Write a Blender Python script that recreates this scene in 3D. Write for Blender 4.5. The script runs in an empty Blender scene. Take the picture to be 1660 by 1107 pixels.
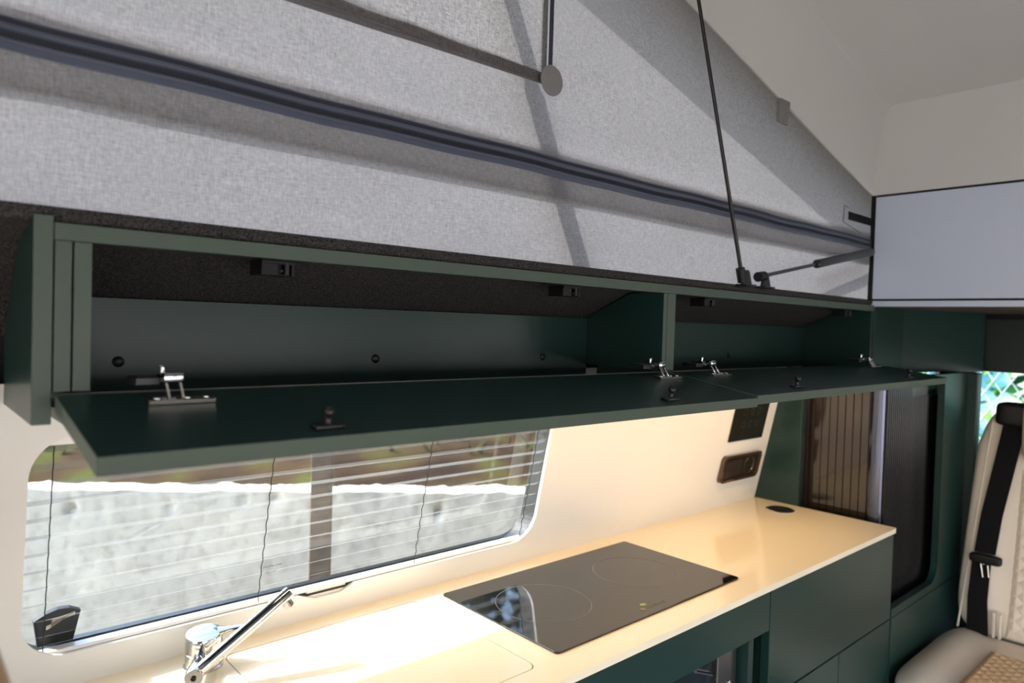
import bpy, bmesh, math, random
from mathutils import Vector, Matrix, noise
random.seed(7)
S = bpy.context.scene
COL = S.collection
V = Vector

# ------------------------------------------------------------------ camera
yaw, pit, rol = 0.73320159, -0.02373467, 0.03002751
F = V((math.sin(yaw)*math.cos(pit), math.cos(yaw)*math.cos(pit), math.sin(pit)))
r0 = V((math.cos(yaw), -math.sin(yaw), 0)); u0 = r0.cross(F)
Rv = r0*math.cos(rol) + u0*math.sin(rol)
Uv = -r0*math.sin(rol) + u0*math.cos(rol)
cam_d = bpy.data.cameras.new('camera')
cam = bpy.data.objects.new('camera', cam_d); COL.objects.link(cam)
M = Matrix((Rv, Uv, -F)).transposed().to_4x4(); M.translation = V((0, 0, 1.39))
cam.matrix_world = M
cam_d.sensor_width = 36; cam_d.lens = 36*1139.78/1660
cam_d.clip_start = 0.02; cam_d.clip_end = 200
cam_d.dof.use_dof = True; cam_d.dof.focus_distance = 1.12; cam_d.dof.aperture_fstop = 4.0
S.camera = cam

# ------------------------------------------------------------------ light
SUN = V((0.79, -0.72, -1.0)).normalized()          # direction the light travels
EL = math.asin(-SUN.z)
w = bpy.data.worlds.new('world'); S.world = w; w.use_nodes = True
nt = w.node_tree; bg = nt.nodes['Background']
sky = nt.nodes.new('ShaderNodeTexSky'); sky.sky_type = 'NISHITA'; sky.sun_disc = False
sky.sun_elevation = EL; sky.sun_rotation = math.atan2(-SUN.x, -SUN.y)
sky.air_density = 1.0; sky.dust_density = 2.0
nt.links.new(sky.outputs[0], bg.inputs[0]); bg.inputs[1].default_value = 0.36
sl = bpy.data.lights.new('sun', 'SUN'); sl.energy = 3.6; sl.angle = math.radians(0.53); sl.color = (1, .975, .94)
so = bpy.data.objects.new('sun', sl); COL.objects.link(so)
so.rotation_euler = SUN.to_track_quat('-Z', 'Y').to_euler(); so.location = (-4, 4, 6)
LED_W = 0.66
vs = S.view_settings; vs.view_transform = 'Standard'; vs.look = 'None'; vs.gamma = 1; vs.use_curve_mapping = False
vs.exposure = 1.7

# ------------------------------------------------------------------ materials
def L(r, g, b):
    f = lambda c: ((c/255)/12.92 if c/255 <= .04045 else ((c/255+.055)/1.055)**2.4)
    return (f(r), f(g), f(b), 1)
MATS = {}
def mat(name, col, rough=.5, metal=0, spec=.5, noise_s=0, noise_a=0, bump=0, bump_s=0, coat=0, emit=None, trans=0):
    m = bpy.data.materials.new(name); m.use_nodes = True; n = m.node_tree; b = n.nodes['Principled BSDF']
    b.inputs['Base Color'].default_value = col; b.inputs['Roughness'].default_value = rough
    b.inputs['Metallic'].default_value = metal; b.inputs['Specular IOR Level'].default_value = spec
    b.inputs['Coat Weight'].default_value = coat; b.inputs['Coat Roughness'].default_value = .05
    if trans: b.inputs['Transmission Weight'].default_value = trans
    tc = n.nodes.new('ShaderNodeTexCoord')
    if noise_s:
        t = n.nodes.new('ShaderNodeTexNoise'); t.inputs['Scale'].default_value = noise_s; t.inputs['Detail'].default_value = 6
        n.links.new(tc.outputs['Object'], t.inputs['Vector'])
        mx = n.nodes.new('ShaderNodeMixRGB'); mx.blend_type = 'MIX'
        c = col
        mx.inputs[1].default_value = tuple(x*(1-noise_a) for x in c[:3])+(1,)
        mx.inputs[2].default_value = tuple(min(1, x*(1+noise_a)) for x in c[:3])+(1,)
        cr = n.nodes.new('ShaderNodeMapRange'); cr.inputs[1].default_value = .3; cr.inputs[2].default_value = .7
        n.links.new(t.outputs['Fac'], cr.inputs[0]); n.links.new(cr.outputs[0], mx.inputs[0])
        n.links.new(mx.outputs[0], b.inputs['Base Color'])
    if bump:
        t2 = n.nodes.new('ShaderNodeTexNoise'); t2.inputs['Scale'].default_value = bump_s; t2.inputs['Detail'].default_value = 4
        n.links.new(tc.outputs['Object'], t2.inputs['Vector'])
        bp = n.nodes.new('ShaderNodeBump'); bp.inputs['Strength'].default_value = bump; bp.inputs['Distance'].default_value = .002
        n.links.new(t2.outputs['Fac'], bp.inputs['Height']); n.links.new(bp.outputs[0], b.inputs['Normal'])
    if emit:
        b.inputs['Emission Color'].default_value = emit[0]; b.inputs['Emission Strength'].default_value = emit[1]
    MATS[name] = m
    return m

GREEN = mat('green_lacquer', (.010, .033, .029, 1), .33, spec=.42, bump=.03, bump_s=900)
EDGE = mat('green_pale_front', (.060, .086, .068, 1), .45, spec=.4)  # paler, greyer green for the front-facing faces of the overhead boards
WHITE = mat('white_panel', L(226, 224, 220), .28, bump=.01, bump_s=300)
TOP = mat('worktop_white', L(238, 228, 204), .12, spec=.55)
GROOVE = mat('groove', L(150, 135, 115), .5)
ROOF = mat('roof_shell_grey', L(206, 207, 207), .4, noise_s=3, noise_a=.015)
BULK = mat('bulkhead_blue_white', L(200, 212, 232), .16, spec=.6)
CARPET = mat('charcoal_carpet', (.044, .042, .042, 1), .95, spec=.1, noise_s=420, noise_a=.8, bump=.9, bump_s=500)
CHROME = mat('chrome', (.58, .58, .59, 1), .06, metal=1)
STEEL = mat('hinge_nickel', (.62, .56, .5, 1), .2, metal=1)
BLACKM = mat('black_metal', (.010, .010, .011, 1), .32, spec=.4)
BLACKP = mat('black_plastic', (.007, .007, .008, 1), .45, spec=.3)
HOB = mat('hob_glass', (.004, .004, .004, 1), .03, spec=.75)
HOBP = mat('hob_print', (.12, .11, .1, 1), .3)
HOBG = mat('hob_print_green', (.2, .26, .03, 1), .3)
BRONZE = mat('smoked_bronze', (.06, .03, .018, 1), .18, coat=.8)
SMOKE = mat('smoked_slat', (.018, .013, .010, 1), .10, spec=.8, coat=.3)
SMOKEF = mat('black_slat', (.006, .006, .007, 1), .25, spec=.3)
ZIP = mat('zip_blue_black', L(72, 80, 100), .35, spec=.6)
ZIPT = mat('zip_teeth', L(34, 38, 50), .4)
ZIPL = mat('zip_piping', L(92, 98, 114), .35)
LEATHER = mat('cream_leather', L(226, 212, 196), .42, bump=.12, bump_s=600)
TAN = mat('tan_quilted_leather', L(212, 184, 150), .45, bump=.12, bump_s=600)
BROWNL = mat('tan_brown_leather', L(150, 118, 84), .45, bump=.2, bump_s=500)
BELT = mat('black_webbing', (.006, .006, .007, 1), .7, spec=.15, bump=.4, bump_s=900)
CONC = None
FLOORM = mat('pale_vinyl_floor', L(165, 158, 148), .5, noise_s=8, noise_a=.15)
GROUND = mat('gravel', L(150, 140, 125), .95, noise_s=12, noise_a=.3)
POST = mat('weathered_brown_post', L(98, 80, 66), .85, noise_s=25, noise_a=.3)
GALV = mat('galvanised_wire', L(150, 165, 165), .5, metal=.3)

def concrete():
    m = bpy.data.materials.new('rough_concrete'); m.use_nodes = True; n = m.node_tree; b = n.nodes['Principled BSDF']
    tc = n.nodes.new('ShaderNodeTexCoord')
    t = n.nodes.new('ShaderNodeTexNoise'); t.inputs['Scale'].default_value = 2.2; t.inputs['Detail'].default_value = 10; t.inputs['Roughness'].default_value = .65
    t2 = n.nodes.new('ShaderNodeTexNoise'); t2.inputs['Scale'].default_value = 22; t2.inputs['Detail'].default_value = 6
    cr = n.nodes.new('ShaderNodeValToRGB')
    cr.color_ramp.elements[0].position = .3; cr.color_ramp.elements[0].color = L(168, 163, 153)
    cr.color_ramp.elements[1].position = .72; cr.color_ramp.elements[1].color = L(206, 201, 188)
    n.links.new(tc.outputs['Object'], t.inputs['Vector']); n.links.new(tc.outputs['Object'], t2.inputs['Vector'])
    n.links.new(t.outputs['Fac'], cr.inputs[0])
    mx = n.nodes.new('ShaderNodeMixRGB'); mx.blend_type = 'MULTIPLY'; mx.inputs[0].default_value = .5
    cr2 = n.nodes.new('ShaderNodeValToRGB'); cr2.color_ramp.elements[0].position = .3; cr2.color_ramp.elements[0].color = (.55, .53, .5, 1); cr2.color_ramp.elements[1].position = .5; cr2.color_ramp.elements[1].color = (1, 1, 1, 1)
    n.links.new(t2.outputs['Fac'], cr2.inputs[0]); n.links.new(cr.outputs[0], mx.inputs[1]); n.links.new(cr2.outputs[0], mx.inputs[2])
    n.links.new(mx.outputs[0], b.inputs['Base Color']); b.inputs['Roughness'].default_value = .95
    bp = n.nodes.new('ShaderNodeBump'); bp.inputs['Strength'].default_value = .35; bp.inputs['Distance'].default_value = .01
    n.links.new(t2.outputs['Fac'], bp.inputs['Height']); n.links.new(bp.outputs[0], b.inputs['Normal'])
    return m
CONC = concrete()
def bankmat(name, cols, sc):
    m = bpy.data.materials.new(name); m.use_nodes = True; n = m.node_tree; b = n.nodes['Principled BSDF']
    tc = n.nodes.new('ShaderNodeTexCoord'); t = n.nodes.new('ShaderNodeTexNoise'); t.inputs['Scale'].default_value = sc; t.inputs['Detail'].default_value = 8
    cr = n.nodes.new('ShaderNodeValToRGB'); e = cr.color_ramp.elements
    e[0].position = .35; e[0].color = cols[0]; e[1].position = .65; e[1].color = cols[2]
    x = e.new(.5); x.color = cols[1]
    n.links.new(tc.outputs['Object'], t.inputs['Vector']); n.links.new(t.outputs['Fac'], cr.inputs[0]); n.links.new(cr.outputs[0], b.inputs['Base Color'])
    b.inputs['Roughness'].default_value = 1; b.inputs['Specular IOR Level'].default_value = .1
    return m
BANK = bankmat('dry_grass_bank', [L(36, 22, 14), L(58, 42, 22), L(62, 66, 20)], 3.0)
GRASS = bankmat('grass_green', [L(38, 44, 17), L(56, 60, 26), L(84, 94, 34)], 6.0)
LEAF = bankmat('hedge_leaf', [L(20, 70, 50), L(50, 110, 50), L(90, 140, 60)], 5.0)
LEAFD = bankmat('dark_tree_leaf', [L(30, 42, 26), L(42, 60, 32), L(66, 84, 40)], 3.0)
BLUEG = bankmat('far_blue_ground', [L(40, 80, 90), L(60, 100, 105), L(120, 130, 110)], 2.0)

def canvas_mat(name, col, tr, weave=1.0):
    m = bpy.data.materials.new(name); m.use_nodes = True; n = m.node_tree
    for x in list(n.nodes): n.nodes.remove(x)
    out = n.nodes.new('ShaderNodeOutputMaterial'); d = n.nodes.new('ShaderNodeBsdfDiffuse'); t = n.nodes.new('ShaderNodeBsdfTranslucent')
    mx = n.nodes.new('ShaderNodeMixShader'); mx.inputs[0].default_value = tr
    tc = n.nodes.new('ShaderNodeTexCoord')
    n1 = n.nodes.new('ShaderNodeTexNoise'); n1.inputs['Scale'].default_value = 1; n1.inputs['Detail'].default_value = 2
    mp = n.nodes.new('ShaderNodeMapping'); mp.inputs['Scale'].default_value = (700, 700, 120)
    n2 = n.nodes.new('ShaderNodeTexNoise'); n2.inputs['Scale'].default_value = 1; n2.inputs['Detail'].default_value = 2
    mp2 = n.nodes.new('ShaderNodeMapping'); mp2.inputs['Scale'].default_value = (120, 700, 700)
    n3 = n.nodes.new('ShaderNodeTexNoise'); n3.inputs['Scale'].default_value = 5; n3.inputs['Detail'].default_value = 3
    n.links.new(tc.outputs['Object'], mp.inputs[0]); n.links.new(mp.outputs[0], n1.inputs['Vector'])
    n.links.new(tc.outputs['Object'], mp2.inputs[0]); n.links.new(mp2.outputs[0], n2.inputs['Vector'])
    n.links.new(tc.outputs['Object'], n3.inputs['Vector'])
    a = n.nodes.new('ShaderNodeMath'); a.operation = 'ADD'; n.links.new(n1.outputs['Fac'], a.inputs[0]); n.links.new(n2.outputs['Fac'], a.inputs[1])
    a2 = n.nodes.new('ShaderNodeMath'); a2.operation = 'MULTIPLY_ADD'; a2.inputs[1].default_value = .25
    n.links.new(n3.outputs['Fac'], a2.inputs[0]); n.links.new(a.outputs[0], a2.inputs[2])
    mr = n.nodes.new('ShaderNodeMapRange'); mr.inputs[1].default_value = .7; mr.inputs[2].default_value = 1.55
    mr.inputs[3].default_value = 1-.28*weave; mr.inputs[4].default_value = 1+.28*weave
    n.links.new(a2.outputs[0], mr.inputs[0])
    cm = n.nodes.new('ShaderNodeMixRGB'); cm.blend_type = 'MULTIPLY'; cm.inputs[0].default_value = 1; cm.inputs[1].default_value = col
    n.links.new(mr.outputs[0], cm.inputs[2])
    n.links.new(cm.outputs[0], d.inputs[0]); n.links.new(cm.outputs[0], t.inputs[0])
    n.links.new(d.outputs[0], mx.inputs[1]); n.links.new(t.outputs[0], mx.inputs[2]); n.links.new(mx.outputs[0], out.inputs[0])
    return m
CANVAS = canvas_mat('grey_canvas', (.156, .156, .161, 1), .42)
HEM = canvas_mat('grey_hem_tape', (.24, .24, .26, 1), .45, .8)
FLAPOUT = canvas_mat('grey_outer_flap', (.85, .84, .84, 1), .62, .3)
DISC = mat('grey_patch', L(120, 120, 122), .7)

def sheer(name, alpha, col, gloss=0, rough=.02):
    m = bpy.data.materials.new(name); m.use_nodes = True; n = m.node_tree
    for x in list(n.nodes): n.nodes.remove(x)
    out = n.nodes.new('ShaderNodeOutputMaterial'); t = n.nodes.new('ShaderNodeBsdfTransparent'); mx = n.nodes.new('ShaderNodeMixShader')
    if gloss:
        g = n.nodes.new('ShaderNodeBsdfGlossy'); g.inputs['Roughness'].default_value = rough
        lw = n.nodes.new('ShaderNodeLayerWeight'); lw.inputs[0].default_value = .5; pw = n.nodes.new('ShaderNodeMath'); pw.operation = 'POWER'; pw.inputs[1].default_value = 4; n.links.new(lw.outputs['Facing'], pw.inputs[0])
        fr = n.nodes.new('ShaderNodeMath'); fr.operation = 'MULTIPLY_ADD'; fr.inputs[1].default_value = .7; fr.inputs[2].default_value = .035; n.links.new(pw.outputs[0], fr.inputs[0]); n.links.new(fr.outputs[0], mx.inputs[0]); n.links.new(g.outputs[0], mx.inputs[2])
        t.inputs[0].default_value = col
    else:
        g = n.nodes.new('ShaderNodeBsdfDiffuse'); g.inputs[0].default_value = col; mx.inputs[0].default_value = alpha
        tr = n.nodes.new('ShaderNodeBsdfTranslucent'); tr.inputs[0].default_value = col
        m2 = n.nodes.new('ShaderNodeMixShader'); m2.inputs[0].default_value = .4
        n.links.new(g.outputs[0], m2.inputs[1]); n.links.new(tr.outputs[0], m2.inputs[2]); n.links.new(m2.outputs[0], mx.inputs[2])
    n.links.new(t.outputs[0], mx.inputs[1]); n.links.new(mx.outputs[0], out.inputs[0])
    return m
GLASS = sheer('window_acrylic', 0, (.93, .96, .95, 1), 1)
SCREEN = sheer('flyscreen_mesh', .13, (.16, .165, .165, 1))
FOLD = sheer('flyscreen_fold', .50, (.30, .31, .31, 1))
ETCH = mat('etched_mark', (.25, .27, .27, 1), .6)
SKYR = sheer('smoked_glass_clear', 0, (.35, .42, .36, 1), 1, .1)
LEDM = mat('warm_led', (1, .8, .5, 1), .5, emit=((1, .66, .33, 1), 6))
REDB = mat('red_button', (.3, .01, .01, 1), .4)

# ------------------------------------------------------------------ mesh helpers
def root_off(parent):
    o = V((0, 0, 0)); p = parent
    while p is not None: o += p.location; p = p.parent
    return o
def obj(name, bm, m, parent=None, smooth=False, origin=None):
    me = bpy.data.meshes.new(name)
    bmesh.ops.recalc_face_normals(bm, faces=bm.faces)
    off = root_off(parent) if parent is not None else V((0, 0, 0))
    if parent is None:
        if origin is None:
            xs = [v.co for v in bm.verts]
            origin = V((sum(c.x for c in xs)/len(xs), sum(c.y for c in xs)/len(xs), min(c.z for c in xs)))
        off = V(origin)
    bmesh.ops.translate(bm, verts=bm.verts, vec=-off)
    bm.to_mesh(me); bm.free()
    for x in (m if isinstance(m, (list, tuple)) else [m]): me.materials.append(x)
    if smooth:
        for p in me.polygons: p.use_smooth = True
        try: me.set_sharp_from_angle(angle=math.radians(40))
        except Exception: pass
    o = bpy.data.objects.new(name, me); COL.objects.link(o)
    if parent is None: o.location = off
    o.parent = parent
    return o
def thing(name, label, cat, loc, group=None, kind=None):
    o = bpy.data.objects.new(name, None); COL.objects.link(o); o.location = loc; o.empty_display_size = .05
    if label: o['label'] = label
    if cat: o['category'] = cat
    if group: o['group'] = group
    if kind: o['kind'] = kind
    return o
def tag(o, label=None, cat=None, group=None, kind=None):
    if label: o['label'] = label
    if cat: o['category'] = cat
    if group: o['group'] = group
    if kind: o['kind'] = kind
    return o
def struct(o): o['kind'] = 'structure'; return o
def B(): return bmesh.new()
def hexa(bm, c, bevel=0, mi=0, seg=2):
    """c: 8 corners, bottom 4 then top 4 (same winding)"""
    vs = [bm.verts.new(p) for p in c]
    fs = [bm.faces.new([vs[i] for i in q]) for q in ((0, 3, 2, 1), (4, 5, 6, 7), (0, 1, 5, 4), (1, 2, 6, 5), (2, 3, 7, 6), (3, 0, 4, 7))]
    for f in fs: f.material_index = mi
    if bevel:
        es = list({e for f in fs for e in f.edges})
        r = bmesh.ops.bevel(bm, geom=es, offset=bevel, segments=seg, affect='EDGES', profile=.5)
        for f in r['faces']: f.material_index = mi
def box(bm, x0, x1, y0, y1, z0, z1, bevel=0, mi=0, seg=2):
    hexa(bm, [(x0, y0, z0), (x1, y0, z0), (x1, y1, z0), (x0, y1, z0), (x0, y0, z1), (x1, y0, z1), (x1, y1, z1), (x0, y1, z1)], bevel, mi, seg)
def frame_of(d):
    d = V(d).normalized(); a = V((0, 0, 1)) if abs(d.z) < .9 else V((1, 0, 0))
    x = d.cross(a).normalized(); return x, d.cross(x).normalized()
def tube(bm, pts, rad, n=16, mi=0, cap=True, closed=False):
    pts = [V(p) for p in pts]; rings = []
    rr = rad if isinstance(rad, (list, tuple)) else [rad]*len(pts)
    px = None
    for i, p in enumerate(pts):
        if closed: d = pts[(i+1) % len(pts)] - pts[i-1]
        else: d = pts[min(i+1, len(pts)-1)] - pts[max(i-1, 0)]
        if d.length < 1e-9: d = V((0, 0, 1))
        d.normalize()
        if px is None: x, y = frame_of(d)
        else:
            x = (px - d*px.dot(d)); x = x.normalized() if x.length > 1e-6 else frame_of(d)[0]; y = d.cross(x).normalized()
        px = x
        rings.append([bm.verts.new(p + x*math.cos(a)*rr[i] + y*math.sin(a)*rr[i]) for a in [2*math.pi*k/n for k in range(n)]])
    m = len(rings)
    for i in range(m if closed else m-1):
        a, b = rings[i], rings[(i+1) % m]
        for k in range(n):
            f = bm.faces.new((a[k], a[(k+1) % n], b[(k+1) % n], b[k])); f.material_index = mi
    if cap and not closed:
        for r_ in (rings[0], rings[-1]):
            f = bm.faces.new(r_); f.material_index = mi
def lathe(bm, c, prof, axis=(0, 0, 1), n=32, mi=0):
    """prof: list of (radius, height) along axis from c"""
    c = V(c); ax = V(axis).normalized(); x, y = frame_of(ax); rings = []
    for r_, h in prof:
        if r_ < 1e-6: rings.append([bm.verts.new(c+ax*h)])
        else: rings.append([bm.verts.new(c+ax*h+x*math.cos(a)*r_+y*math.sin(a)*r_) for a in [2*math.pi*k/n for k in range(n)]])
    for a, b in zip(rings, rings[1:]):
        for k in range(n):
            k2 = (k+1) % n
            if len(a) == 1 and len(b) == 1: continue
            if len(a) == 1: f = bm.faces.new((a[0], b[k2], b[k]))
            elif len(b) == 1: f = bm.faces.new((a[k], a[k2], b[0]))
            else: f = bm.faces.new((a[k], a[k2], b[k2], b[k]))
            f.material_index = mi
    for r_ in (rings[0], rings[-1]):
        if len(r_) > 1: bm.faces.new(r_).material_index = mi
def rrect(x0, x1, y0, y1, r, n=8, tl=None):
    pts = []
    for cx, cy, a0 in ((x1-r, y0+r, -90), (x1-r, y1-r, 0), (x0+r, y1-r, 90), (x0+r, y0+r, 180)):
        for k in range(n+1):
            a = math.radians(a0 + 90*k/n); pts.append((cx+r*math.cos(a), cy+r*math.sin(a)))
    return pts
def prism(bm, pts, f0, f1, mi=0, bevel=0):
    """polygon (u,v) extruded between maps f0 and f1"""
    a = [bm.verts.new(f0(*p)) for p in pts]; b = [bm.verts.new(f1(*p)) for p in pts]; n = len(pts); fs = []
    fs.append(bm.faces.new(a)); fs.append(bm.faces.new(b[::-1]))
    for i in range(n): fs.append(bm.faces.new((a[i], a[(i+1) % n], b[(i+1) % n], b[i])))
    for f in fs: f.material_index = mi
    if bevel:
        es = list(fs[0].edges)+list(fs[1].edges)
        r = bmesh.ops.bevel(bm, geom=es, offset=bevel, segments=2, affect='EDGES', profile=.5)
        for f in r['faces']: f.material_index = mi
def holed(bm, outer, holes, f0, f1, mi=0):
    """plate with holes, between the maps f0 and f1"""
    loops = [outer]+holes
    for fm in (f0, f1):
        es = []
        for lp in loops:
            vs = [bm.verts.new(fm(*p)) for p in lp]
            es += [bm.edges.new((vs[i], vs[(i+1) % len(vs)])) for i in range(len(vs))]
        r = bmesh.ops.triangle_fill(bm, edges=es, use_beauty=True)
        for g in r['geom']:
            if isinstance(g, bmesh.types.BMFace): g.material_index = mi
    for lp in loops:
        a = [bm.verts.new(f0(*p)) for p in lp]; b = [bm.verts.new(f1(*p)) for p in lp]
        for i in range(len(lp)):
            j = (i+1) % len(lp); bm.faces.new((a[i], a[j], b[j], b[i])).material_index = mi
    bmesh.ops.remove_doubles(bm, verts=bm.verts, dist=1e-5)
def soft(bm, c, s, exp=4, n=14, fn=None, mi=0, rot=None):
    """rounded box centred c, half sizes s; fn(u,v,w,p)->p displaces; u,v,w in -1..1"""
    verts = {}
    def gv(i, j, k):
        key = (i, j, k)
        if key in verts: return verts[key]
        u, v, w_ = (2*i/n-1, 2*j/n-1, 2*k/n-1)
        q = V((u, v, w_)); l = (abs(u)**exp+abs(v)**exp+abs(w_)**exp)**(1/exp)
        mx = max(abs(u), abs(v), abs(w_)); q = q*(mx/l) if l > 0 else q
        p = V((q.x*s[0], q.y*s[1], q.z*s[2]))
        if fn: p = fn(q.x, q.y, q.z, p)
        if rot: p = rot @ p
        verts[key] = bm.verts.new(p+V(c)); return verts[key]
    R_ = range(n)
    for a in R_:
        for b in R_:
            for quad in (((a, b, 0), (a, b+1, 0), (a+1, b+1, 0), (a+1, b, 0)), ((a, b, n), (a+1, b, n), (a+1, b+1, n), (a, b+1, n)),
                         ((a, 0, b), (a+1, 0, b), (a+1, 0, b+1), (a, 0, b+1)), ((a, n, b), (a, n, b+1), (a+1, n, b+1), (a+1, n, b)),
                         ((0, a, b), (0, a, b+1), (0, a+1, b+1), (0, a+1, b)), ((n, a, b), (n, a+1, b), (n, a+1, b+1), (n, a, b+1))):
                bm.faces.new([gv(*q) for q in quad]).material_index = mi
def dup(o, loc, parent=None, label=None):
    c = o.copy(); COL.objects.link(c); c.location = loc
    if parent is not None: c.parent = parent
    if label: c['label'] = label
    for ch in [x for x in bpy.data.objects if x.parent == o and x is not c]:
        d = ch.copy(); COL.objects.link(d); d.parent = c
    return c

def YB(z): return 1.055-.2125*(z-.9)            # kitchen wall plane, leaning inwards
NB = V((0, .978, .208))                           # outward normal of that plane
def YO(z): return YB(z)+.055                     # outer skin
def edge(x): return 1.777-.263*(x-2.055)          # pop-up roof rim height

def pale_fronts(bm, side=False):
    """board faces turned to the front take the paler green; side adds left ends"""
    bmesh.ops.recalc_face_normals(bm, faces=bm.faces); bm.normal_update()
    for f in bm.faces:
        n_ = f.normal
        if n_.y < -.6 or (side and n_.x < -.6): f.material_index = 1
    return bm
GB = [GREEN, EDGE]
# ================================================================== STRUCTURE
bm = B(); box(bm, -1.4, 3.95, -.95, 1.25, -.04, 0); struct(obj('floor', bm, FLOORM))

# kitchen wall: white lining panel with the window cut-out
HX0, HX1, HZ0, HZ1 = .132, 1.014, .947, 1.243
hole = rrect(HX0, HX1, HZ0, HZ1, .055, 10)
def sill_notch(pts):
    out = []
    for i, p in enumerate(pts):
        out.append(p)
        q = pts[(i+1) % len(pts)]
        if abs(p[1]-HZ0) < 1e-6 and abs(q[1]-HZ0) < 1e-6:      # bottom edge runs left to right
            out += [(.500, HZ0), (.530, HZ0-.011), (.575, HZ0-.011), (.602, HZ0)]
    return out
hole = sill_notch(hole)
bm = B()
holed(bm, [(-1.3, .80), (1.94, .80), (1.94, 1.306), (-1.3, 1.306)], [hole],
      lambda x, z: V((x, YB(z), z)), lambda x, z: V((x, YB(z)+.007, z)))
struct(obj('wall_back', bm, WHITE, origin=(.3, 1.05, .8)))
# outer skin of the van side with its own aperture
bm = B()
holed(bm, [(-1.4, .0), (3.95, .0), (3.95, 1.47), (-1.4, 1.47)], [rrect(.06, 1.062, .925, 1.228, .06, 8), rrect(3.10, 3.62, 1.160, 1.256, .02, 4)],
      lambda x, z: V((x, YO(z), z)), lambda x, z: V((x, YO(z)+.012, z)))
struct(obj('wall_back_outer', bm, BLACKP, origin=(.3, 1.1, 0)))
# window
win = thing('window_1', 'wide side window above the worktop with a pleated flyscreen and black cords', None, (.57, 1.06, .93), kind='structure')
bm = B()
inner = rrect(HX0-.001, HX1+.001, HZ0-.001, HZ1+.001, .055, 10); big = rrect(HX0-.006, HX1+.006, HZ0-.006, HZ1+.006, .058, 10)
holed(bm, rrect(HX0-.012, HX1+.012, HZ0-.012, HZ1+.012, .06, 10), [rrect(HX0-.004, HX1+.004, HZ0-.003, HZ1+.003, .055, 10)],
      lambda x, z: V((x, YB(z)+.0075, z)), lambda x, z: V((x, YB(z)+.050, z-.003)))
obj('reveal', bm, mat('dark_grey_reveal', L(36, 38, 40), .5), win)
bm = B(); box(bm, HX0, HX1, YB(1.235)+.008, YB(1.235)+.030, 1.2285, 1.2425, .001); obj('blind_cassette', bm, WHITE, win)
bm = B(); holed(bm, rrect(.03, 1.13, .90, 1.262, .05, 8), [rrect(.075, 1.052, .936, 1.225, .055, 8)],
      lambda x, z: V((x, YO(z)+.013, z)), lambda x, z: V((x, YO(z)+.026, z)))
obj('outer_frame', bm, BLACKM, win)
bm = B(); prism(bm, rrect(.05, 1.09, .92, 1.245, .05, 8), lambda x, z: V((x, YO(z)+.0275, z)), lambda x, z: V((x, YO(z)+.0276, z)))
pane = obj('pane', bm, GLASS, win)
bm = B()     # etched maker's marks, mirrored and too small to read
ex = .473
for row, (zz, n_, wd) in enumerate(((.976, 9, .0027), (.966, 6, .0027))):
    for k in range(n_):
        x = ex+k*.0036+row*.004; h = .004 if (k*7+row) % 3 else .0052
        if row and k == 2: continue
        c = lambda a, b: V((a, YO(b)+.026, b))
        vs_ = [bm.verts.new(c(*q)) for q in ((x, zz), (x+.0009, zz), (x+.0009, zz+h), (x, zz+h))]; bm.faces.new(vs_)
        vs_ = [bm.verts.new(c(*q)) for q in ((x, zz+h*.45), (x+wd, zz+h*.45), (x+wd, zz+h*.7), (x, zz+h*.7))]; bm.faces.new(vs_)
obj('etched_mark', bm, ETCH, pane)
# pleated flyscreen
bm = B(); box(bm, HX0, HX1, YB(.945)+.006, YB(.945)+.022, .9475, .9525, .001)
fly = obj('flyscreen_rail', bm, WHITE, win)
bm = B(); box(bm, .518, .588, YB(.94)+.0075, YB(.94)+.013, .930, .9475, .0015); obj('pull_tab', bm, WHITE, fly)
NP = 12; pz0 = .953; pitch = (1.229-pz0)/NP
for k in range(NP):
    z0 = pz0+k*pitch; z1 = z0+pitch
    zf = z1-.0045*(1+1.4*k/NP)
    bm = B()
    for (za, ya, zb, yb, mi) in ((z0, .010, zf, .018, 0), (zf, .018, z1, .009, 1)):
        vs_ = [bm.verts.new(p) for p in ((HX0, YB(za)+ya, za), (HX1, YB(za)+ya, za), (HX1, YB(zb)+yb, zb), (HX0, YB(zb)+yb, zb))]
        bm.faces.new(vs_).material_index = mi
    obj('pleat', bm, [SCREEN, FOLD], fly)
for cx in (.158, .437, .725, .985):
    bm = B()
    pts = []
    for k in range(NP+1):
        z = pz0+k*pitch-.002; pts.append((cx, YB(z)+.0078, z))
        if k < NP: pts.append((cx, YB(z)+.0090, z+pitch*.5))
    tube(bm, pts, .0007, 6); obj('cord', bm, BLACKP, fly)
bm = B()     # black latch behind the screen
def lat(d):
    return lambda x, z: V((x, YB(z)+d, z))
prism(bm, [(.156, .951), (.196, .951), (.203, .992), (.190, .999), (.176, 1.0), (.162, .996), (.150, .989)], lat(.034), lat(.046), 0, .001)
prism(bm, [(.164, .980), (.196, .988), (.196, .993), (.170, .988), (.169, .976), (.164, .974)], lat(.0325), lat(.035), 1)
obj('latch', bm, [BLACKP, STEEL], win)

# carpeted cant rail, fixed roof ring
bm = B()
prof = [(.788, 1.475), (.80, 1.4735), (.86, 1.462), (.985, 1.4055), (.990, 1.36), (1.03, 1.36), (1.03, 1.47), (.86, 1.488), (.788, 1.489), (.784, 1.482)]
for (x0, x1) in ((-1.3, 3.9),):
    prism(bm, prof, lambda y, z: V((x0, y, z)), lambda y, z: V((x1, y, z)))
obj_t = struct(obj('trim_1', bm, CARPET)); tag(obj_t, 'charcoal carpet lining along the edge of the roof opening')
bm = B(); prism(bm, [(-y, z) for y, z in prof], lambda y, z: V((-1.3, y, z)), lambda y, z: V((3.9, y, z))); struct(obj('trim_2', bm, CARPET))
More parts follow.
